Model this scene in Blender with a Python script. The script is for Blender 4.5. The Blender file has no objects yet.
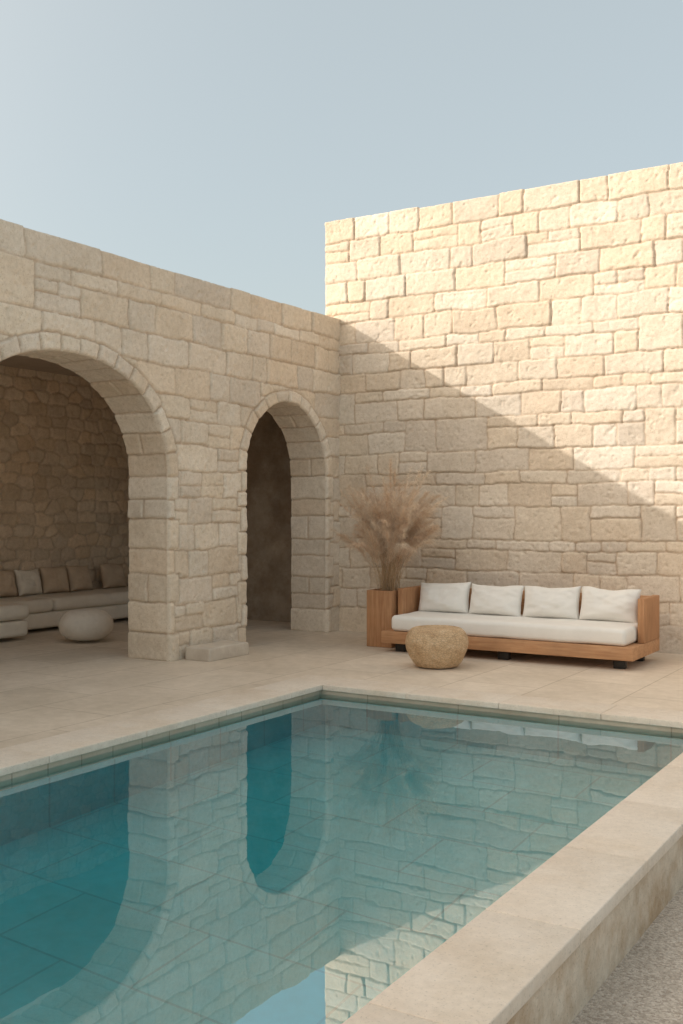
import bpy, bmesh, math, random
import numpy as np
from mathutils import Vector, kdtree, Matrix

random.seed(7)
scene = bpy.context.scene
D = bpy.data

# ------------------------------------------------------------------ noise
_tab = {}
def vnoise(x, y, seed):
    if seed not in _tab:
        _tab[seed] = np.random.RandomState(seed).rand(256, 256)
    t = _tab[seed]
    xi = np.floor(x).astype(int); yi = np.floor(y).astype(int)
    fx = x - xi; fy = y - yi
    fx = fx*fx*(3-2*fx); fy = fy*fy*(3-2*fy)
    a = t[xi & 255, yi & 255]; b = t[(xi+1) & 255, yi & 255]
    c = t[xi & 255, (yi+1) & 255]; d = t[(xi+1) & 255, (yi+1) & 255]
    return (a*(1-fx)+b*fx)*(1-fy) + (c*(1-fx)+d*fx)*fy
def fbm(x, y, seed, octv=3):
    s = 0; a = 1; n = 0
    for o in range(octv):
        s = s + a*(vnoise(x*2**o+17.3*o, y*2**o+5.1*o, seed+o)-0.5); n += a; a *= 0.5
    return s/n*2
def sstep(t):
    t = np.clip(t, 0, 1); return t*t*(3-2*t)

# ------------------------------------------------------------------ mesh helpers
def link(ob, parent=None):
    scene.collection.objects.link(ob)
    if parent: ob.parent = parent
    return ob
def empty(name):
    return link(D.objects.new(name, None))
def np_mesh(name, V, F, C=None, mat=None, parent=None, smooth=True):
    used = np.unique(F)
    remap = np.zeros(len(V), int); remap[used] = np.arange(len(used))
    V = V[used]; F = remap[F]
    me = D.meshes.new(name)
    me.vertices.add(len(V)); me.vertices.foreach_set('co', V.astype(np.float32).ravel())
    k = F.shape[1]
    me.loops.add(F.size); me.loops.foreach_set('vertex_index', F.astype(np.int32).ravel())
    me.polygons.add(len(F))
    me.polygons.foreach_set('loop_start', np.arange(0, F.size, k, dtype=np.int32))
    me.polygons.foreach_set('loop_total', np.full(len(F), k, dtype=np.int32))
    me.update(calc_edges=True)
    if smooth:
        me.polygons.foreach_set('use_smooth', np.ones(len(F), dtype=bool))
    if C is not None:
        C = C[used]
        ca = me.color_attributes.new('Col', 'FLOAT_COLOR', 'POINT')
        cc = np.ones((len(V), 4), np.float32); cc[:, :3] = C
        ca.data.foreach_set('color', cc.ravel())
    ob = D.objects.new(name, me)
    if mat: me.materials.append(mat)
    return link(ob, parent)
def grid_faces(nu, ns):
    i, j = np.meshgrid(np.arange(nu-1), np.arange(ns-1), indexing='ij')
    a = i*ns+j
    return np.stack([a, a+ns, a+ns+1, a+1], -1).reshape(-1, 4)

def box(name, x0, x1, y0, y1, z0, z1, mat, parent=None, bevel=0.0, seg=3, smooth=True):
    bm = bmesh.new()
    bmesh.ops.create_cube(bm, size=1)
    for v in bm.verts:
        v.co = Vector(((x0+x1)/2+v.co.x*(x1-x0), (y0+y1)/2+v.co.y*(y1-y0), (z0+z1)/2+v.co.z*(z1-z0)))
    if bevel > 0:
        bmesh.ops.bevel(bm, geom=bm.edges[:], offset=bevel, segments=seg, profile=0.5, affect='EDGES')
        if smooth:
            for f in bm.faces: f.smooth = True
    me = D.meshes.new(name); bm.to_mesh(me); bm.free()
    if mat: me.materials.append(mat)
    if bevel > 0 and smooth:
        try: me.set_sharp_from_angle(angle=math.radians(50))
        except Exception: pass
    return link(D.objects.new(name, me), parent)

# ------------------------------------------------------------------ materials
def newmat(name):
    m = D.materials.new(name); m.use_nodes = True
    nt = m.node_tree; nt.nodes.clear()
    out = nt.nodes.new('ShaderNodeOutputMaterial')
    p = nt.nodes.new('ShaderNodeBsdfPrincipled')
    nt.links.new(p.outputs[0], out.inputs[0])
    p.inputs['Roughness'].default_value = 0.85
    p.inputs['Specular IOR Level'].default_value = 0.25
    return m, nt, p, out
def N(nt, t, **kw):
    n = nt.nodes.new(t)
    for k, v in kw.items():
        if k.startswith('i_'): n.inputs[k[2:].replace('_', ' ')].default_value = v
        else: setattr(n, k, v)
    return n
def coords(nt, scale=(1, 1, 1)):
    tc = N(nt, 'ShaderNodeTexCoord'); mp = N(nt, 'ShaderNodeMapping')
    mp.inputs['Scale'].default_value = scale
    nt.links.new(tc.outputs['Object'], mp.inputs[0]); return mp.outputs[0]
def noise(nt, vec, scale, detail=4, rough=0.55):
    n = N(nt, 'ShaderNodeTexNoise'); n.inputs['Scale'].default_value = scale
    n.inputs['Detail'].default_value = detail; n.inputs['Roughness'].default_value = rough
    nt.links.new(vec, n.inputs['Vector']); return n.outputs[0]
def ramp(nt, fac, stops):
    r = N(nt, 'ShaderNodeValToRGB')
    e = r.color_ramp.elements
    while len(e) < len(stops): e.new(0.5)
    for i, (p, c) in enumerate(stops):
        e[i].position = p; e[i].color = (c[0], c[1], c[2], 1)
    nt.links.new(fac, r.inputs[0]); return r.outputs[0]
def mul(nt, a, b, fac=1.0, mode='MULTIPLY'):
    m = N(nt, 'ShaderNodeMix', data_type='RGBA', blend_type=mode)
    m.inputs[0].default_value = fac
    nt.links.new(a, m.inputs[6]); nt.links.new(b, m.inputs[7]); return m.outputs[2]
def bump(nt, p, h, strength, dist, prev=None):
    b = N(nt, 'ShaderNodeBump'); b.inputs['Strength'].default_value = strength
    b.inputs['Distance'].default_value = dist
    nt.links.new(h, b.inputs['Height'])
    if prev: nt.links.new(prev, b.inputs['Normal'])
    nt.links.new(b.outputs[0], p.inputs['Normal']); return b.outputs[0]
def g3(v): return (v, v, v)

def stone_mat(name):
    m, nt, p, o = newmat(name)
    v = coords(nt)
    at = N(nt, 'ShaderNodeAttribute', attribute_name='Col')
    n1 = ramp(nt, noise(nt, v, 2.2, 4, .6), [(0.3, (.94, .925, .905)), (0.7, (1.06, 1.06, 1.06))])
    n2 = ramp(nt, noise(nt, v, 20, 5, .68), [(0.3, (.89, .87, .84)), (0.62, (1.05, 1.05, 1.05))])
    n3 = ramp(nt, noise(nt, v, 70, 2, .6), [(0.31, (.70, .63, .55)), (0.42, (1, 1, 1))])
    c = mul(nt, at.outputs['Color'], n1); c = mul(nt, c, n2); c = mul(nt, c, n3, .65)
    nt.links.new(c, p.inputs['Base Color'])
    bump(nt, p, noise(nt, v, 34, 5, .72), .5, .010)
    return m
def simple_mat(name, c1, c2, scale, rough=.85, bs=.3, bd=.004, bscale=60, stretch=(1, 1, 1), spec=.25):
    m, nt, p, o = newmat(name)
    v = coords(nt, stretch)
    c = ramp(nt, noise(nt, v, scale, 5, .6), [(0.3, c1), (0.7, c2)])
    nt.links.new(c, p.inputs['Base Color'])
    p.inputs['Roughness'].default_value = rough
    p.inputs['Specular IOR Level'].default_value = spec
    bump(nt, p, noise(nt, v, bscale, 4, .6), bs, bd)
    return m
def weathered(name, c1, c2, stain, pits=.8, sscale=1.6, samt=.5, bs=.35):
    m, nt, p, o = newmat(name)
    v = coords(nt)
    c = ramp(nt, noise(nt, v, 3.5, 6, .65), [(0.3, c1), (0.7, c2)])
    s = ramp(nt, noise(nt, v, sscale, 6, .7), [(0.36, stain), (0.56, (1, 1, 1))])
    c = mul(nt, c, s, samt)
    f = ramp(nt, noise(nt, v, 85, 2, .6), [(0.31, g3(pits)), (0.40, g3(1))])
    c = mul(nt, c, f)
    c = mul(nt, c, ramp(nt, noise(nt, v, 24, 4, .7), [(.3, g3(.93)), (.65, g3(1.04))]))
    nt.links.new(c, p.inputs['Base Color']); p.inputs['Roughness'].default_value = .75
    b = bump(nt, p, noise(nt, v, 26, 5, .7), bs, .006)
    bump(nt, p, f, .5, .002, b)
    return m

M_stone = stone_mat('limestone_blocks')
M_plaster = simple_mat('old_plaster', (.58, .48, .38), (.72, .62, .51), 2.5, bs=.4, bd=.01, bscale=14)
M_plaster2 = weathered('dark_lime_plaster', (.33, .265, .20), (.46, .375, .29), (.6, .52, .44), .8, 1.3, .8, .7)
M_roof = simple_mat('roof_plaster', (.50, .41, .33), (.58, .48, .39), 3)
M_fabric = simple_mat('white_linen', (.83, .80, .75), (.88, .85, .80), 6, rough=.95, bs=.5, bd=.0015, bscale=420, spec=.1)
M_greyfab = simple_mat('greige_linen', (.74, .66, .555), (.81, .73, .625), 8, rough=.95, bs=.5, bd=.002, bscale=350, spec=.1)
M_cush = simple_mat('taupe_linen', (.54, .41, .295), (.62, .49, .365), 8, rough=.95, bs=.5, bd=.002, bscale=350, spec=.1)
M_pouf = simple_mat('boucle_offwhite', (.77, .70, .61), (.85, .78, .69), 20, rough=1, bs=.9, bd=.006, bscale=90, spec=.1)
M_dark = simple_mat('dark_metal', (.03, .027, .024), (.05, .045, .04), 8, rough=.5)

def wood_mat(name, c1, c2, axis=(1, 14, 14)):
    m, nt, p, o = newmat(name)
    v = coords(nt, axis)
    n = noise(nt, v, 3.0, 5, .62)
    c = ramp(nt, n, [(0.28, c1), (0.5, tuple((a+b)/2 for a, b in zip(c1, c2))), (0.72, c2)])
    v2 = coords(nt)
    c = mul(nt, c, ramp(nt, noise(nt, v2, 2.5, 3), [(.3, g3(.85)), (.7, g3(1.12))]))
    nt.links.new(c, p.inputs['Base Color'])
    p.inputs['Roughness'].default_value = .62
    bump(nt, p, n, .25, .004)
    return m
M_wood = wood_mat('teak_wood', (.42, .205, .10), (.60, .345, .185))
M_wood_v = wood_mat('teak_wood_upright', (.36, .17, .08), (.53, .29, .15), (14, 14, 1))

def paving_mat(name, bw, bh, c1, c2, joint, off=.5, rot=0, jw=.006, var=1.0):
    m, nt, p, o = newmat(name)
    tc = N(nt, 'ShaderNodeTexCoord'); mp = N(nt, 'ShaderNodeMapping')
    mp.inputs['Rotation'].default_value = (0, 0, rot)
    nt.links.new(tc.outputs['Object'], mp.inputs[0])
    br = N(nt, 'ShaderNodeTexBrick', offset=off)
    br.inputs['Scale'].default_value = 1.0
    br.inputs['Brick Width'].default_value = bw; br.inputs['Row Height'].default_value = bh
    br.inputs['Mortar Size'].default_value = jw; br.inputs['Mortar Smooth'].default_value = .3
    br.inputs['Color1'].default_value = (*c1, 1); br.inputs['Color2'].default_value = (*c2, 1)
    br.inputs['Mortar'].default_value = (*joint, 1)
    nt.links.new(mp.outputs[0], br.inputs['Vector'])
    v = coords(nt)
    c = mul(nt, br.outputs[0], ramp(nt, noise(nt, v, 1.1, 5, .6), [(.3, (.88, .865, .84)), (.7, (1.08, 1.08, 1.08))]), var)
    c = mul(nt, c, ramp(nt, noise(nt, v, 9, 5, .7), [(.3, (.9, .885, .86)), (.65, (1.04, 1.04, 1.04))]), var)
    nt.links.new(c, p.inputs['Base Color'])
    p.inputs['Roughness'].default_value = .7
    inv = N(nt, 'ShaderNodeMath', operation='SUBTRACT'); inv.inputs[0].default_value = 1
    nt.links.new(br.outputs['Fac'], inv.inputs[1])
    b = bump(nt, p, inv.outputs[0], .4, .003)
    bump(nt, p, noise(nt, v, 45, 4, .65), .2, .004, b)
    return m
M_deck = paving_mat('limestone_paving', 1.2, .8, (.68, .58, .47), (.745, .645, .535), (.50, .41, .315), rot=math.pi/2, jw=.006)
M_cope = weathered('coping_stone', (.72, .625, .52), (.79, .695, .59), (.84, .77, .68))
M_pwall = paving_mat('waterline_stone', .9, .3, (.50, .43, .34), (.56, .485, .39), (.38, .32, .25))
M_pool = paving_mat('pool_tile', .9, .6, (.045, .60, .70), (.06, .65, .745), (.03, .47, .56), jw=.009, var=.8)
M_curb = weathered('weathered_render', (.56, .465, .355), (.71, .61, .49), (.62, .48, .34), .75, 2.2, .8, .7)

def gravel():
    m, nt, p, o = newmat('fine_gravel')
    v = coords(nt)
    vo = N(nt, 'ShaderNodeTexVoronoi'); vo.inputs['Scale'].default_value = 95
    nt.links.new(v, vo.inputs['Vector'])
    sep = N(nt, 'ShaderNodeSeparateColor'); nt.links.new(vo.outputs['Color'], sep.inputs[0])
    c = ramp(nt, sep.outputs[0], [(0, (.40, .33, .265)), (.6, (.58, .50, .415)), (1, (.70, .62, .53))])
    c = mul(nt, c, ramp(nt, noise(nt, v, 1.5, 4), [(.3, g3(.88)), (.7, g3(1.08))]))
    nt.links.new(c, p.inputs['Base Color'])
    inv = N(nt, 'ShaderNodeMath', operation='SUBTRACT'); inv.inputs[0].default_value = 1
    nt.links.new(vo.outputs['Distance'], inv.inputs[1])
    bump(nt, p, inv.outputs[0], .7, .006)
    return m
M_gravel = gravel()

# ------------------------------------------------------------------ stone layout (coursed)
def layout(W, H, seed, nr, cw=.04, topn=2, topwide=1.0):
    R = random.Random(seed)
    rows = [R.uniform(.85, 1.15) for _ in range(nr)]
    cum = np.concatenate([[0], np.cumsum(rows)]); cum = cum/cum[-1]*H
    nc = int(round(W/cw))
    ids = -np.ones((nr, nc), int); rects = []
    bands = []; r = 0
    while r < nr-topn:
        h = 1 if (R.random() < .18 and (not bands or bands[-1][1] != 1)) else 2
        h = min(h, nr-topn-r); bands.append((r, h)); r += h
    bands.append((nr-topn, topn))
    def put(r0, h, c0, w):
        ids[r0:r0+h, c0:c0+w] = len(rects)
        rects.append((c0*cw, (c0+w)*cw, cum[r0], cum[r0+h]))
    for bi, (r, h) in enumerate(bands):
        c = 0; top = bi == len(bands)-1
        while c < nc:
            if ids[r, c] >= 0: c += 1; continue
            e = c
            while e < nc and ids[r, e] < 0: e += 1
            run = e-c
            lo, hi = (7, 18) if h == 2 else (8, 17)
            if top: lo, hi = int(lo*topwide), int(hi*topwide)
            w = R.randint(lo, hi)
            for _ in range(8):
                if r > 0 and c+w < nc and any(ids[r-1, min(nc-1, c+w+d)-1] != ids[r-1, min(c+w+d, nc-1)] for d in (-1, 0, 1)):
                    w = R.randint(lo, hi)
                else: break
            if run-w < 6: w = run if run <= hi+3 else run//2
            w = min(w, run)
            if h == 2 and not top and R.random() < .14 and w >= 8:
                put(r, 1, c, w)
                if w > 13 and R.random() < .5:
                    s = w//2+R.randint(-1, 1); put(r+1, 1, c, s); put(r+1, 1, c+s, w-s)
                else: put(r+1, 1, c, w)
            elif not top and bi+2 < len(bands) and bands[bi+1][1] == 1 and R.random() < .18 and w >= 9:
                put(r, h+1, c, w)
            else: put(r, h, c, w)
            c += w
    return ids, np.array(rects), cum, cw

PAL = np.array([(.76, .655, .53), (.775, .68, .565), (.745, .65, .54), (.785, .70, .595), (.76, .645, .515), (.72, .63, .53), (.77, .68, .575), (.745, .625, .495)])
MORT = np.array((.615, .49, .375))

class Opening:
    def __init__(s, c, a, b, spring, n, seed, ringw=.23):
        s.c, s.a, s.b, s.sp, s.n = c, a, b, spring, n
        pts = [(c-a, z) for z in np.linspace(-.02, spring, 200)[:-1]]
        for t in np.linspace(math.pi, 0, 500):
            ct, st = math.cos(t), math.sin(t)
            pts.append((c+a*math.copysign(abs(ct)**(2/n), ct), spring+b*abs(st)**(2/n)))
        pts += [(c+a, z) for z in np.linspace(spring, -.02, 200)[1:]]
        P = np.array(pts)
        L = np.concatenate([[0], np.cumsum(np.hypot(*np.diff(P, axis=0).T))])
        m = int(L[-1]/.008)
        s.S = np.linspace(0, L[-1], m)
        s.P = np.stack([np.interp(s.S, L, P[:, 0]), np.interp(s.S, L, P[:, 1])], 1)
        T = np.gradient(s.P, axis=0); T /= np.linalg.norm(T, axis=1)[:, None]
        s.Nn = np.stack([-T[:, 1], T[:, 0]], 1)
        R = random.Random(seed)
        jl = spring+.02; al = L[-1]-2*jl
        def split(length, t):
            k = max(1, round(length/t)); w = [R.uniform(.75, 1.3) for _ in range(k)]
            q = sum(w); return [x/q*length for x in w]
        segs = []
        for i, l in enumerate(split(jl, .27)): segs.append((l, .10 if i % 2 else .17))
        k = round(al/.235)
        for i in range(k): segs.append((al/k*1.0, ringw+R.uniform(-.014, .014)))
        for i, l in enumerate(split(jl, .27)): segs.append((l, .10 if i % 2 else .17))
        s.b0 = np.concatenate([[0], np.cumsum([x[0] for x in segs])])
        s.bw = np.array([x[1] for x in segs])
        s.seg = len(segs)
        rs = np.random.RandomState(seed)
        s.off = rs.uniform(-.009, .012, s.seg)
        s.col = PAL[rs.randint(0, len(PAL), s.seg)]*rs.uniform(.93, 1.05, (s.seg, 1))
        s.split = rs.uniform(.22, .34, s.seg)
        kd = kdtree.KDTree(m)
        for i, q in enumerate(s.P): kd.insert((q[0], q[1], 0), i)
        kd.balance(); s.kd = kd
    def inside(s, u, z):
        du = np.abs(u-s.c)/s.a
        dz = np.maximum(z-s.sp, 0)/s.b
        return (du**s.n+dz**s.n) < 1

def rbox_sd(px, py, x0, x1, y0, y1, gap, r):
    cx, cy = (x0+x1)/2, (y0+y1)/2
    qx = np.abs(px-cx)-((x1-x0)/2-gap-r); qy = np.abs(py-cy)-((y1-y0)/2-gap-r)
    return -(np.hypot(np.maximum(qx, 0), np.maximum(qy, 0))+np.minimum(np.maximum(qx, qy), 0)-r)

def wall_field(name, U0, U1, H, T, seed, res, frame, parent=None, openings=(), nr=40, topn=2, topwide=1, depth=.021, tint=1.0, edge=.025, ramp_=.008):
    ids, rects, cum, cw = layout(U1-U0, H, seed, nr, topn=topn, topwide=topwide)
    nu = int(round((U1-U0)/res))+1; ns = int(round((H+T+.02)/res))+1
    u = np.linspace(0, U1-U0, nu); sv = np.linspace(-.02, H+T, ns)
    U, S = np.meshgrid(u, sv, indexing='ij')
    wx = fbm(U/.30, S/.30, seed+1, 2)*.024+fbm(U/.07, S/.07, seed+5, 2)*.010
    wy = fbm(U/.45, S/.30, seed+11, 2)*.024+fbm(U/.07, S/.07, seed+15, 2)*.010
    UU = U+wx; SS = S+wy
    ci = np.clip((UU/cw).astype(int), 0, ids.shape[1]-1)
    ri = np.clip(np.searchsorted(cum, SS, side='right')-1, 0, nr-1)
    sid = ids[ri, ci]
    rc = rects.copy()
    rc[rc[:, 3] > H-.001, 3] = H+T+.2
    rc[rc[:, 2] < .001, 2] = -.3
    rs = np.random.RandomState(seed)
    n = len(rc)
    gap = rs.uniform(.0005, .005, n); rad = rs.uniform(.012, .040, n)
    off = rs.uniform(-.007, .010, n); tx = rs.uniform(-.028, .028, n); ty = rs.uniform(-.045, .045, n)
    col = PAL[rs.randint(0, len(PAL), n)]*rs.uniform(.93, 1.04, (n, 1))
    q = rc[sid]
    sd = rbox_sd(UU, SS, q[..., 0], q[..., 1], q[..., 2], q[..., 3], gap[sid], rad[sid])
    ox = off[sid]+tx[sid]*(UU-(q[..., 0]+q[..., 1])/2)+ty[sid]*np.clip(UU*0+SS-(rects[sid][..., 2]+rects[sid][..., 3])/2, -.2, .2)
    C = col[sid]
    inside = np.zeros(U.shape, bool)
    snap = {}
    for op in openings:
        uw = U+U0
        near = (np.abs(uw-op.c) < op.a+.4) & (S < op.sp+op.b+.4)
        ii = np.argwhere(near)
        ins = op.inside(uw, S) & near
        inside |= ins
        for (i, j) in ii:
            pu, ps = uw[i, j], S[i, j]
            co, k, dist = op.kd.find((pu, ps, 0))
            isin = ins[i, j]
            if isin:
                if dist < res*2.2: snap[(i, j)] = op.P[k]
                dist = 0
            s_ = op.S[k]+wx[i, j]*.5
            b = min(max(int(np.searchsorted(op.b0, s_))-1, 0), op.seg-1)
            w = op.bw[b]+wy[i, j]*.6
            if dist < w:
                l0, l1 = op.b0[b], op.b0[b+1]
                sdb = min(s_-l0, l1-s_, w-dist)-.004
                ar = min(dist/.03, 1.0)
                sd[i, j] = sdb
                ox[i, j] = op.off[b]+.014 + (math.sqrt(1-(1-ar)**2)-1)*.035
                C[i, j] = op.col[b]
            else:
                sd[i, j] = min(sd[i, j], dist-w-.004)
    t = np.clip(sd/edge, 0, 1)
    prof = np.sqrt(1-(1-t)**2)
    rough = fbm(U/.16, S/.16, seed+21, 4)*ramp_+fbm(U/.035, S/.035, seed+31, 2)*.0034
    pit = np.clip(fbm(U/.05, S/.05, seed+41, 2)-.36, 0, 1)*-.028
    face = ox+rough+pit
    mort = -depth+fbm(U/.06, S/.06, seed+51, 2)*.004
    h = mort+(face-mort)*prof
    k = sstep((sd+.002)/.012)[..., None]
    patch = (fbm(U/1.3, S/1.0, seed+61, 3)*.06+1)[..., None]
    C = (MORT*(1-k)+C*k)*patch*tint
    zj = rs.uniform(-.010, .010, n)[sid]*sstep((S-(H-.3))/.3)
    ov = np.maximum(S-H, 0)
    Z = np.minimum(S, H)+h*sstep(ov/.03)+zj
    Hn = h-ov
    Uw = U+U0
    for (i, j), p in snap.items():
        Uw[i, j] = p[0]; Z[i, j] = p[1]; Hn[i, j] = -.022
    V = frame(Uw, Z, Hn).reshape(-1, 3)
    F = grid_faces(nu, ns)
    keep = ~np.all(inside.reshape(-1)[F], axis=1)
    bad = inside.copy()
    for ij in snap: bad[ij] = False
    keep &= ~np.any(bad.reshape(-1)[F], axis=1)
    return np_mesh(name, V, F[keep], C.reshape(-1, 3), M_stone, parent)

def reveal(name, op, depth, res, frame, seed, parent):
    S = np.arange(0, op.S[-1], res); nd = int(depth/res)+1
    d = np.linspace(0, depth, nd)
    SS, DD = np.meshgrid(S, d, indexing='ij')
    px = np.interp(SS, op.S, op.P[:, 0]); pz = np.interp(SS, op.S, op.P[:, 1])
    nx = np.interp(SS, op.S, op.Nn[:, 0]); nz = np.interp(SS, op.S, op.Nn[:, 1])
    ws = fbm(SS/.25, DD/.25, seed, 2)*.014; wd = fbm(SS/.2, DD/.2, seed+7, 2)*.02
    s2 = SS+ws
    b = np.clip(np.searchsorted(op.b0, s2)-1, 0, op.seg-1)
    l0, l1 = op.b0[b], op.b0[b+1]
    sp = np.where((b % 3) == 1, op.split[b], 5.0)
    dd = DD+wd
    second = dd > sp
    sd = np.minimum(np.minimum(s2-l0, l1-s2), np.abs(dd-sp))-.004
    t = np.clip(sd/.03, 0, 1); prof = np.sqrt(1-(1-t)**2)
    face = op.off[b]*.8+fbm(SS/.12, DD/.12, seed+13, 4)*.011+np.where(second, .004, -.002)
    mort = -.023
    g = mort+(face-mort)*prof
    g = g*sstep(DD/.03)
    k = sstep((sd+.002)/.012)[..., None]
    C = op.col[b]*np.where(second, .96, 1.0)[..., None]
    C = MORT*(1-k)+C*k
    V = frame(px-nx*g, pz-nz*g, -.022-DD).reshape(-1, 3)
    F = grid_faces(len(S), nd)
    return np_mesh(name, V, F, C.reshape(-1, 3), M_stone, parent)

frameR = lambda U, Z, Hn: np.stack([U, -Hn, Z], -1)
frameL = lambda U, Z, Hn: np.stack([Hn, U, Z], -1)

# ------------------------------------------------------------------ right wall
wallR = empty('stone_wall')
wall_field('stone_face', -.24, 9.0, 5.55, .45, 104, .0125, frameR, wallR, nr=40, topn=2)
box('wall_core', -.235, 8.99, .035, .5, -.3, 5.50, M_plaster, wallR)

# ------------------------------------------------------------------ arched building
bld = empty('arched_stone_building')
ops = [Opening(-4.89, 1.40, 1.15, 1.98, 2.15, 3, .165),
       Opening(-1.21, .88, .90, 2.08, 2.0, 5, .15),
       Opening(-8.6, 1.40, 1.15, 1.98, 2.15, 9, .165)]  # third arch added out of view to let sky light into the room
wall_field('front_wall', -10.6, .03, 4.2, .55, 207, .0125, frameL, bld, ops, nr=29, topn=2, topwide=1.45, depth=.024, edge=.031, ramp_=.012)
for i, o in enumerate(ops):
    reveal('arch_reveal', o, .55, .0125, frameL, 300+20*i, bld)
def inner_skin():
    res = .04
    u = np.arange(-10.6, .9, res); z = np.arange(-.02, 3.7, res)
    U, Z = np.meshgrid(u, z, indexing='ij')
    ins = np.zeros(U.shape, bool); bad = np.zeros(U.shape, bool)
    U2, Z2 = U.copy(), Z.copy()
    for op in ops:
        I = op.inside(U, Z); ins |= I
        for i, j in np.argwhere(I):
            co, k, dist = op.kd.find((U[i, j], Z[i, j], 0))
            if dist < res*1.6: U2[i, j], Z2[i, j] = op.P[k]
            else: bad[i, j] = True
    V = np.stack([np.full(U.shape, -.56), U2, Z2], -1).reshape(-1, 3)
    F = grid_faces(*U.shape)
    keep = ~np.all(ins.reshape(-1)[F], 1) & ~np.any(bad.reshape(-1)[F], 1)
    np_mesh('inner_skin', V, F[keep][:, ::-1], None, M_plaster, bld)
inner_skin()
# roof; long unseen slot behind the front wall added to brighten the room
box('roof_slab_rear', -4.7, -1.45, -10.6, .9, 3.62, 3.9, M_roof, bld)
box('roof_slab_end', -1.448, -.562, -2.3, .9, 3.62, 3.9, M_roof, bld)
box('rear_wall_core', -4.7, -4.15, -13.0, .9, -.3, 4.15, M_plaster, bld)
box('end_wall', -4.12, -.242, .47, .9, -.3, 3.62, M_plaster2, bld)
box('parapet_end', -.55, -.3, .04, .9, 3.5, 4.15, M_plaster, bld)
box('sun_block_wall', -.55, 0, -22, -10.602, -.3, 4.2, M_plaster, bld, .02, 2)  # added out of view to keep direct sun off the deck
box('sun_block_side', -2.6, -.552, -11.0, -10.604, -.3, 4.15, M_plaster, bld)  # added unseen end wall, stops sun shining through the arches
box('sun_block_top', -4.7, -2.602, -11.0, -10.604, 2.5, 4.15, M_plaster, bld)  # added; gap left below lets sun bounce into the room

def rubble():
    res = .018
    y = np.arange(-10.5, .48, res); z = np.arange(-.02, 3.64, res)
    Y, Z = np.meshgrid(y, z, indexing='ij')
    px = (Y+20+fbm(Y/.2, Z/.2, 71, 2)*.03)/.30; pz = (Z+5+fbm(Y/.2, Z/.2, 75, 2)*.03)/.175
    rs = np.random.RandomState(5); J = rs.rand(256, 256, 2)*np.array((.75, .42))
    F1 = np.full(Y.shape, 9.); F2 = np.full(Y.shape, 9.); ID = np.zeros(Y.shape, int)
    ix = np.floor(px).astype(int); iz = np.floor(pz).astype(int)
    for a in (-1, 0, 1):
        for b in (-1, 0, 1):
            cx, cz = ix+a, iz+b
            j = J[cx & 255, cz & 255]
            dx = np.abs(px-cx-j[..., 0]-.37*(cz & 1)); dy = np.abs(pz-cz-j[..., 1])
            d = (dx**3+dy**3)**(1/3)
            closer = d < F1
            F2 = np.where(closer, F1, np.minimum(F2, d)); ID = np.where(closer, (cx*57+cz*131) & 1023, ID)
            F1 = np.where(closer, d, F1)
    e = np.clip((F2-F1-.03)/.22, 0, 1); prof = np.sqrt(1-(1-e)**2)
    rr = rs.uniform(-.012, .02, 1024)[ID]
    h = -.035+(.035+rr+fbm(Y/.1, Z/.1, 81, 3)*.014)*prof
    C = PAL[rs.randint(0, 8, 1024)][ID]*rs.uniform(.80, 1.02, 1024)[ID][..., None]*np.array((1, .93, .85))
    k = sstep(e*3)[..., None]; C = MORT*.95*(1-k)+C*k
    V = np.stack([-4.09+h, Y, Z], -1).reshape(-1, 3)
    np_mesh('rubble_inner_wall', V, grid_faces(*Y.shape), C.reshape(-1, 3), M_stone, bld)
rubble()

# ------------------------------------------------------------------ ground, deck, pool
PX0, PX1, PY0, PY1 = 2.20, 5.76, -11.5, -3.88
GZ = -.33
def ring_sheet(name, ox0, ox1, oy0, oy1, ix0, ix1, iy0, iy1, z, mat, parent=None):
    v = [(ox0, oy0, z), (ox1, oy0, z), (ox1, oy1, z), (ox0, oy1, z), (ix0, iy0, z), (ix1, iy0, z), (ix1, iy1, z), (ix0, iy1, z)]
    f = [(0, 1, 5, 4), (1, 2, 6, 5), (2, 3, 7, 6), (3, 0, 4, 7)]
    me = D.meshes.new(name); me.from_pydata(v, [], f); me.materials.append(mat)
    return link(D.objects.new(name, me), parent)
ring_sheet('ground', -900, 900, -900, 900, PX0-.2, PX1+.2, PY0-.2, PY1+.2, GZ, M_gravel)
CW = .42; CR = .36
patio = empty('patio')
box('paving_side', -6.5, PX0-CW, -13.0, PY1+CW, GZ-.1, -.003, M_deck, patio)
box('paving_end', -6.5, 9.6, PY1+CW, 1.2, GZ-.1, -.003, M_deck, patio)

pool = empty('swimming_pool')
def coping(x0, x1, y0, y1, along, z0, z1, step, nm, g=.0015):
    R = random.Random(len(nm)*7)
    a0, a1 = (x0, x1) if along == 'x' else (y0, y1)
    k = max(1, round((a1-a0)/step)); st = (a1-a0)/k
    for i in range(k):
        dz = R.uniform(-.0008, .0008)
        p0, p1 = a0+i*st+g, a0+(i+1)*st-g
        if along == 'x': box(nm, p0, p1, y0, y1, z0, z1+dz, M_cope, pool, .006, 3)
        else: box(nm, x0, x1, p0, p1, z0, z1+dz, M_cope, pool, .006, 3)
ov = .025
coping(PX0-CW, PX0+ov, PY0-.4, PY1+CW-.0, 'y', -.05, 0, .9, 'side_coping_slab')
coping(PX0+ov+.003, PX1-ov-.003, PY1-ov, PY1+CW, 'x', -.05, 0, .9, 'end_coping_slab')
coping(PX1-ov, PX1+CR+.012, PY0-.4, PY1+CW, 'y', -.06, 0, .95, 'curb_coping_slab', .001)
coping(PX0+ov+.003, PX1-ov-.003, PY0-.4, PY0+ov, 'x', -.05, 0, .9, 'near_coping_slab')
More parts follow.
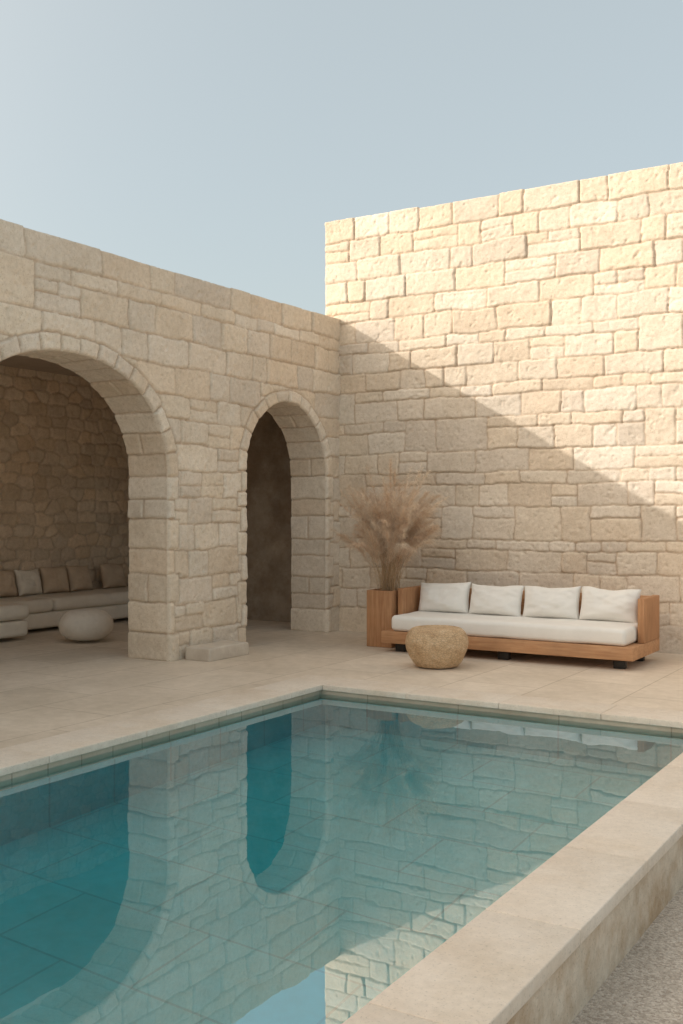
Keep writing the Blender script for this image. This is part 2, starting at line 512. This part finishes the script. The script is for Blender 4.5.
box('pool_wall_side', PX0-CW, PX0, PY0-.4, PY1+CW, -1.7, -.052, M_pwall, pool)
box('pool_wall_end', PX0+.002, PX1-.002, PY1, PY1+CW-.002, -1.7, -.052, M_pwall, pool)
box('pool_wall_near', PX0+.002, PX1-.002, PY0-.4, PY0, -1.7, -.052, M_pwall, pool)
box('pool_wall_curb', PX1, PX1+.2, PY0-.4, PY1+CW, -1.7, -.062, M_pwall, pool)
box('curb_face', PX1+.202, PX1+CR, PY0-.4, PY1+CW-.002, -1.0, -.062, M_curb, pool, .01, 2)
box('pool_floor', PX0+.002, PX1-.002, PY0+.002, PY1-.002, -1.6, -1.35, M_pool, pool)
t = .015
WZ = -.09
box('pool_lining_side', PX0, PX0+t, PY0, PY1, -1.4, WZ-.22, M_pool, pool)
box('pool_lining_curb', PX1-t, PX1, PY0, PY1, -1.4, WZ-.22, M_pool, pool)
box('pool_lining_end', PX0+t, PX1-t, PY1-t, PY1, -1.4, WZ-.22, M_pool, pool)

def water():
    m = D.materials.new('pool_water'); m.use_nodes = True; nt = m.node_tree; nt.nodes.clear()
    out = N(nt, 'ShaderNodeOutputMaterial')
    gl = N(nt, 'ShaderNodeBsdfGlossy'); gl.inputs['Roughness'].default_value = 0.0
    gl.inputs['Color'].default_value = (1, 1, 1, 1)
    rf = N(nt, 'ShaderNodeBsdfRefraction'); rf.inputs['IOR'].default_value = 1.33; rf.inputs['Roughness'].default_value = 0
    rf.inputs['Color'].default_value = (.92, 1, 1, 1)
    geo = N(nt, 'ShaderNodeNewGeometry')
    iorm = N(nt, 'ShaderNodeMapRange'); iorm.inputs['To Min'].default_value = 4.3; iorm.inputs['To Max'].default_value = 1.33
    nt.links.new(geo.outputs['Backfacing'], iorm.inputs['Value'])
    fr = N(nt, 'ShaderNodeFresnel'); nt.links.new(iorm.outputs[0], fr.inputs['IOR'])
    mx = N(nt, 'ShaderNodeMixShader')
    v = coords(nt)
    b1 = N(nt, 'ShaderNodeBump'); b1.inputs['Strength'].default_value = .22; b1.inputs['Distance'].default_value = .010
    nt.links.new(noise(nt, v, 1.4, 2, .4), b1.inputs['Height'])
    b2 = N(nt, 'ShaderNodeBump'); b2.inputs['Strength'].default_value = .035; b2.inputs['Distance'].default_value = .004
    nt.links.new(noise(nt, v, 6, 2, .4), b2.inputs['Height']); nt.links.new(b1.outputs[0], b2.inputs['Normal'])
    for n in (gl, rf, fr): nt.links.new(b2.outputs[0], n.inputs['Normal'])
    nt.links.new(fr.outputs[0], mx.inputs[0]); nt.links.new(rf.outputs[0], mx.inputs[1]); nt.links.new(gl.outputs[0], mx.inputs[2])
    nt.links.new(mx.outputs[0], out.inputs[0])
    me = D.meshes.new('water')
    me.from_pydata([(PX0, PY0, WZ), (PX1, PY0, WZ), (PX1, PY1, WZ), (PX0, PY1, WZ)], [], [(0, 1, 2, 3)])
    me.materials.append(m); link(D.objects.new('water', me))
water()

# ------------------------------------------------------------------ soft furniture
def pillow(name, w, h, th, mat, parent, loc, rot=(0, 0, 0), seed=0, n=30):
    a = np.linspace(-1, 1, n); A, B = np.meshgrid(a, a, indexing='ij')
    th_ = ((1-np.abs(A)**3.2)*(1-np.abs(B)**3.2))**.55
    X = w/2*A*(1-.05*(1-B**2)*A**2); Z = h/2*B*(1-.06*(1-A**2)*B**2)
    wr = fbm(A*2.2+seed*3.1+50, B*2.2+9, 400+seed, 3)*.032
    fold = np.exp(-((np.abs(A)-.75)**2+(B-.6)**2)/.06)*np.sin((A+B)*14+seed)*.006
    wr = wr+fold
    sag = -(B)*.012+fbm(A*1.5+seed*5, B*0+3, 450+seed, 2)*.02*(B > 0)*B
    V1 = np.stack([X, -th/2*th_*(1-.18*B)+wr*th_, Z+sag], -1); V2 = np.stack([X, th/2*th_*(1-.18*B)+wr*th_, Z+sag], -1)
    V = np.concatenate([V1.reshape(-1, 3), V2.reshape(-1, 3)])
    F = grid_faces(n, n); F2 = F[:, ::-1]+n*n
    ob = np_mesh(name, V, np.concatenate([F, F2]), None, mat, parent)
    bm = bmesh.new(); bm.from_mesh(ob.data); bmesh.ops.remove_doubles(bm, verts=bm.verts, dist=.0008)
    bm.to_mesh(ob.data); bm.free()
    for p in ob.data.polygons: p.use_smooth = True
    ob.location = loc; ob.rotation_euler = rot
    return ob
def soft_box(name, x0, x1, y0, y1, z0, z1, mat, parent, r=.05, seed=1, amp=.006):
    from mathutils import noise as mn
    bm = bmesh.new(); bmesh.ops.create_cube(bm, size=1)
    for v in bm.verts:
        v.co = Vector(((x0+x1)/2+v.co.x*(x1-x0), (y0+y1)/2+v.co.y*(y1-y0), (z0+z1)/2+v.co.z*(z1-z0)))
    bmesh.ops.bevel(bm, geom=bm.edges[:], offset=r, segments=4, profile=.5, affect='EDGES')
    for _ in range(4):
        big = [e for e in bm.edges if e.calc_length() > .12]
        if not big: break
        bmesh.ops.subdivide_edges(bm, edges=big, cuts=1, use_grid_fill=True)
    for v in bm.verts:
        n = mn.noise(v.co*3.1+Vector((seed*7, 0, 0)))+.5*mn.noise(v.co*8+Vector((0, seed*3, 0)))
        v.co += Vector((0, amp*n*.8, amp*n))
    for f in bm.faces: f.smooth = True
    me = D.meshes.new(name); bm.to_mesh(me); bm.free(); me.materials.append(mat)
    return link(D.objects.new(name, me), parent)

# outdoor sofa
sf = empty('outdoor_sofa')
sx0, sx1, sy0, sy1 = 1.55, 4.45, -1.60, -.60
box('platform', sx0, sx1, sy0, sy1, .10, .235, M_wood, sf, .006, 2)
box('arm', sx0, sx0+.07, sy0+.4, sy1, .237, .70, M_wood_v, sf, .006, 2)
box('arm', sx1-.07, sx1, sy0+.4, sy1, .237, .70, M_wood_v, sf, .006, 2)
box('backrest', sx0+.072, sx1-.072, sy1-.06, sy1-.001, .237, .69, M_wood, sf, .006, 2)
for i, x in enumerate((sx0+.12, (sx0+sx1)/2-.06, sx1-.24)):
    for y in (sy0+.12, sy1-.22):
        box('leg_%d' % (i+1), x, x+.12, y, y+.08, -.002, .10, M_dark, sf, .004, 1)
soft_box('seat_cushion', sx0+.10, sx1-.085, sy0+.03, sy1-.07, .237, .415, M_fabric, sf, .05, 3, .009)
pw = (sx1-sx0-.24)/4
for i in range(4):
    pillow('back_cushion_%d' % (i+1), pw*1.0, .40, .22, M_fabric, sf,
           (sx0+.1+pw*(i+.5), sy1-.24-.012*(i % 2), .585), (math.radians(-13), math.radians((-1.2, .8, -.5, 1.5)[i]), math.radians((1, -2, 1.5, -1)[i])), seed=i+1)

# planter and pampas
pl = empty('wooden_planter')
px0, px1, py0, py1 = 1.17, 1.51, -1.28, -.92
tk = .025
box('front_board', px0, px1, py0, py0+tk, 0, .67, M_wood_v, pl, .004, 2)
box('rear_board', px0, px1, py1-tk, py1, 0, .67, M_wood_v, pl, .004, 2)
box('side_board', px0, px0+tk, py0+tk, py1-tk, 0, .67, M_wood_v, pl, .004, 2)
box('side_board', px1-tk, px1, py0+tk, py1-tk, 0, .67, M_wood_v, pl, .004, 2)
M_soil = simple_mat('soil', (.05, .04, .03), (.09, .07, .05), 20)
box('soil', px0+tk, px1-tk, py0+tk, py1-tk, .4, .6, M_soil, pl)

def pampas():
    R = random.Random(23)
    V = []; F = []; C = []
    def strip(pts, w, col, side):
        b = len(V)
        n = len(pts)
        for i, p in enumerate(pts):
            ww = w*(1-.75*i/(n-1))
            V.append(p-side*ww/2); V.append(p+side*ww/2); C.append(col); C.append(col)
        for i in range(n-1):
            F.append((b+2*i, b+2*i+1, b+2*i+3, b+2*i+2))
    cx, cy = (px0+px1)/2+.04, (py0+py1)/2
    for s in range(135):
        a = R.uniform(0, 2*math.pi); lean = .62*math.sqrt(R.uniform(.0, 1)); L = R.uniform(1.0, 1.82)*(1-.32*lean)
        base = Vector((cx+R.uniform(-.1, .1), cy+R.uniform(-.1, .1), .58))
        dirv = Vector((math.cos(a), math.sin(a)*.75, 0))
        if cy+dirv.y*lean > -.25: lean *= .6
        droop = R.uniform(.05, .28)*(.4+lean)
        bx, by = R.uniform(-.05, .05), R.uniform(-.05, .05)
        def P(t): return base+Vector((bx*math.sin(t*4), by*math.sin(t*4), L*t-droop*t**4))+dirv*lean*(t**1.35+.25*t**4)*.82
        sh = R.uniform(.85, 1.15)
        scol = (.60*sh, .45*sh, .30*sh)
        side = Vector((R.uniform(-1, 1), R.uniform(-1, 1), 0)).normalized()
        strip([P(t/8) for t in range(9)], .006, scol, side)
        t0 = R.uniform(.34, .66)
        bc = R.choice([(.80, .64, .49), (.83, .70, .56), (.74, .58, .43), (.86, .75, .62)])
        fl = R.uniform(.7, 1.5)
        for h in range(240):
            t = t0+(1.02-t0)*R.random()**.85
            o = P(t); tan = (P(t+.02)-P(t)).normalized()
            k = (t-t0)/(1.02-t0)
            ln = (.04+.09*math.sin(math.pi*min(1, k*.85+.12)))*R.uniform(.5, 1.5)*fl
            az = R.uniform(0, 2*math.pi)
            rad = Vector((math.cos(az), math.sin(az), R.uniform(-.3, .3)))
            d = (tan*R.uniform(.3, 1.0)+rad*R.uniform(.3, 1.0)).normalized()
            q = R.uniform(.85, 1.12); col = (bc[0]*q, bc[1]*q, bc[2]*q)
            sd = d.cross(Vector((R.uniform(-1, 1), R.uniform(-1, 1), R.uniform(-1, 1)))).normalized()
            strip([o, o+d*ln*.55, o+d*ln+Vector((0, 0, -ln*.45))], R.uniform(.0022, .0045), col, sd)
    for s in range(60):
        a = R.uniform(0, 2*math.pi); L = R.uniform(.5, 1.1); sp = R.uniform(.15, .5)
        base = Vector((cx+R.uniform(-.13, .13), cy+R.uniform(-.13, .13), .58)); dv = Vector((math.cos(a), math.sin(a)*.7, 0))
        pts = [base+dv*sp*(t/7)**1.5+Vector((0, 0, L*(t/7)-.5*L*sp*(t/7)**3)) for t in range(8)]
        q = R.uniform(.7, 1.1)
        strip(pts, .007, (.52*q, .38*q, .23*q), dv.cross(Vector((0, 0, 1))))
    m, nt, p, o = newmat('dry_grass')
    at = N(nt, 'ShaderNodeAttribute', attribute_name='Col')
    tr = N(nt, 'ShaderNodeBsdfTranslucent'); mx = N(nt, 'ShaderNodeMixShader'); mx.inputs[0].default_value = .45
    nt.links.new(at.outputs['Color'], p.inputs['Base Color']); nt.links.new(at.outputs['Color'], tr.inputs[0])
    nt.links.new(p.outputs[0], mx.inputs[1]); nt.links.new(tr.outputs[0], mx.inputs[2]); nt.links.new(mx.outputs[0], o.inputs[0])
    np_mesh('pampas_grass', np.array([tuple(v) for v in V]), np.array(F), np.array(C), m, None, smooth=False)
pampas()

def lathe(name, prof, mat, parent, loc, seg=72, namp=0, nscale=8):
    V = []; F = []
    from mathutils import noise as mn
    for i, (r, z) in enumerate(prof):
        for k in range(seg):
            a = 2*math.pi*k/seg
            p = Vector((r*math.cos(a), r*math.sin(a), z))
            if namp and r > .01: p += Vector((math.cos(a), math.sin(a), 0))*namp*mn.noise(p*nscale)
            V.append(p)
    for i in range(len(prof)-1):
        for k in range(seg):
            F.append((i*seg+k, i*seg+(k+1) % seg, (i+1)*seg+(k+1) % seg, (i+1)*seg+k))
    me = D.meshes.new(name); me.from_pydata([tuple(v) for v in V], [], F); me.materials.append(mat)
    for p in me.polygons: p.use_smooth = True
    ob = link(D.objects.new(name, me), parent); ob.location = loc
    return ob
def burl():
    m, nt, p, o = newmat('woven_burl')
    v = coords(nt, (1, 1, 1.5))
    vo = N(nt, 'ShaderNodeTexVoronoi', feature='DISTANCE_TO_EDGE'); vo.inputs['Scale'].default_value = 30
    nt.links.new(v, vo.inputs['Vector'])
    c = ramp(nt, noise(nt, v, 9, 5, .7), [(.3, (.50, .32, .175)), (.55, (.65, .46, .28)), (.75, (.77, .60, .41))])
    c = mul(nt, c, ramp(nt, vo.outputs['Distance'], [(0, g3(.68)), (.12, g3(1))]))
    nt.links.new(c, p.inputs['Base Color']); p.inputs['Roughness'].default_value = .65
    b = bump(nt, p, ramp(nt, vo.outputs['Distance'], [(0, g3(0)), (.2, g3(1))]), .5, .004)
    bump(nt, p, noise(nt, v, 50, 4), .3, .004, b)
    return m
tb = empty('round_side_table')
prof = [(0.001, .005), (.19, .005), (.215, .012), (.25, .05), (.285, .11), (.312, .18), (.325, .25), (.318, .31), (.295, .36), (.26, .395), (.235, .405), (.225, .407), (.215, .400), (.1, .398), (.001, .398)]
pp = []
for i in range(len(prof)-1):
    for k in range(3):
        f = k/3; pp.append((prof[i][0]*(1-f)+prof[i+1][0]*f, prof[i][1]*(1-f)+prof[i+1][1]*f))
pp.append(prof[-1])
lathe('drum_body', pp, burl(), tb, (2.62, -2.32, 0), namp=.008, nscale=9)

st = empty('stone_step')
M_cope2 = simple_mat('rough_slab', (.56, .48, .395), (.68, .60, .50), 6, bs=.7, bd=.01, bscale=25)
soft_box('slab', .05, .40, -3.28, -2.58, -.01, .14, M_cope2, st, .02, 5, .008)

# indoor lounge
ls = empty('lounge_sofa')
soft_box('base_rear', -4.03, -3.2, -8.0, .42, .05, .26, M_greyfab, ls, .05, 1, .004)
soft_box('seat_rear', -4.03, -3.18, -2.1, .42, .26, .44, M_greyfab, ls, .07, 2, .006)
soft_box('seat_rear', -4.03, -3.18, -8.0, -2.12, .26, .44, M_greyfab, ls, .07, 4, .006)
soft_box('chaise_base', -3.17, -2.75, -6.4, -2.95, .05, .25, M_greyfab, ls, .05, 6, .004)
soft_box('chaise_seat', -3.16, -2.73, -6.4, -2.93, .255, .45, M_greyfab, ls, .08, 7, .006)
ys = [-3.5, -2.95, -2.45, -1.98, -1.5, -1.02, -.33]
for i, y in enumerate(ys):
    pillow('cushion_%d' % (i+1), .46, .40, .17, M_greyfab if i in (1, 3) else M_cush, ls, (-3.86, y, .63),
           (math.radians(-14), 0, math.radians(90+(-4, 5, -2, 6, -5, 3, -3)[i])), seed=20+i)
ot = empty('round_ottoman')
po = [(.001, .02)]+[(.33*math.cos(a)**.6 if math.cos(a) > 0 else .001, .21+.19*math.sin(a)) for a in np.linspace(-1.45, 1.5, 30)]+[(.001, .40)]
lathe('ottoman_body', po, M_pouf, ot, (-2.0, -2.72, 0), namp=.008, nscale=5)

# ------------------------------------------------------------------ light
k = .8
sd = Vector((-1, -k, .593)).normalized()
el = math.asin(sd.z); az = math.atan2(sd.x, sd.y)
w = D.worlds.new('World'); scene.world = w; w.use_nodes = True
nt = w.node_tree; nt.nodes.clear()
wo = N(nt, 'ShaderNodeOutputWorld'); bg = N(nt, 'ShaderNodeBackground')
sky = N(nt, 'ShaderNodeTexSky', sky_type='NISHITA'); sky.sun_disc = False
sky.sun_elevation = el; sky.sun_rotation = az % (2*math.pi)
sky.air_density = 1.0; sky.dust_density = 3.5; sky.ozone_density = 1.0
sc = N(nt, 'ShaderNodeVectorMath', operation='SCALE'); sc.inputs['Scale'].default_value = .6
nt.links.new(sky.outputs[0], sc.inputs[0])
haze = N(nt, 'ShaderNodeVectorMath', operation='ADD'); haze.inputs[1].default_value = (2.65, 2.85, 2.6)
nt.links.new(sc.outputs[0], haze.inputs[0])
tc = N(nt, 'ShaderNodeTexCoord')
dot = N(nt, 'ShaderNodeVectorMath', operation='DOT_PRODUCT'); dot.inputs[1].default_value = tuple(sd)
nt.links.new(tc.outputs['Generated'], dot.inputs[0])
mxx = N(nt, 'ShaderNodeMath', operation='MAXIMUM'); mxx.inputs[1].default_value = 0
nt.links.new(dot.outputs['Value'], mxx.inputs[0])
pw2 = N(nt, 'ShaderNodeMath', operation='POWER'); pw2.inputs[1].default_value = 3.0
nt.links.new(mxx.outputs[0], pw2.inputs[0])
glow = N(nt, 'ShaderNodeVectorMath', operation='SCALE'); glow.inputs[0].default_value = (11.5, 8.9, 6.4)  # warm glow added around the sun, out of view, to lift the illumination
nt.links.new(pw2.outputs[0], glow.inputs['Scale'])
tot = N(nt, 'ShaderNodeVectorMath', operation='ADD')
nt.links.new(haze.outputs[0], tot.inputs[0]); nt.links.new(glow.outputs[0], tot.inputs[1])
bg.inputs[1].default_value = .15
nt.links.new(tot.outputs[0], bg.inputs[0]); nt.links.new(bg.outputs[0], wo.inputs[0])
sl = D.lights.new('sun', 'SUN'); sl.energy = 2.6; sl.angle = math.radians(.5); sl.color = (1, .95, .88)
so = link(D.objects.new('sun', sl)); so.rotation_euler = sd.to_track_quat('Z', 'Y').to_euler()

# ------------------------------------------------------------------ camera
cam = D.cameras.new('camera'); co = link(D.objects.new('camera', cam)); scene.camera = co
cam.sensor_fit = 'VERTICAL'; cam.sensor_height = 36; cam.lens = 36*1043/1024
cam.clip_start = .05; cam.clip_end = 3000
co.location = (7.45, -12.03, 1.6)
co.rotation_euler = (math.radians(90), 0, math.radians(31.67))
vs = scene.view_settings
vs.view_transform = 'Standard'; vs.look = 'None'; vs.exposure = 0
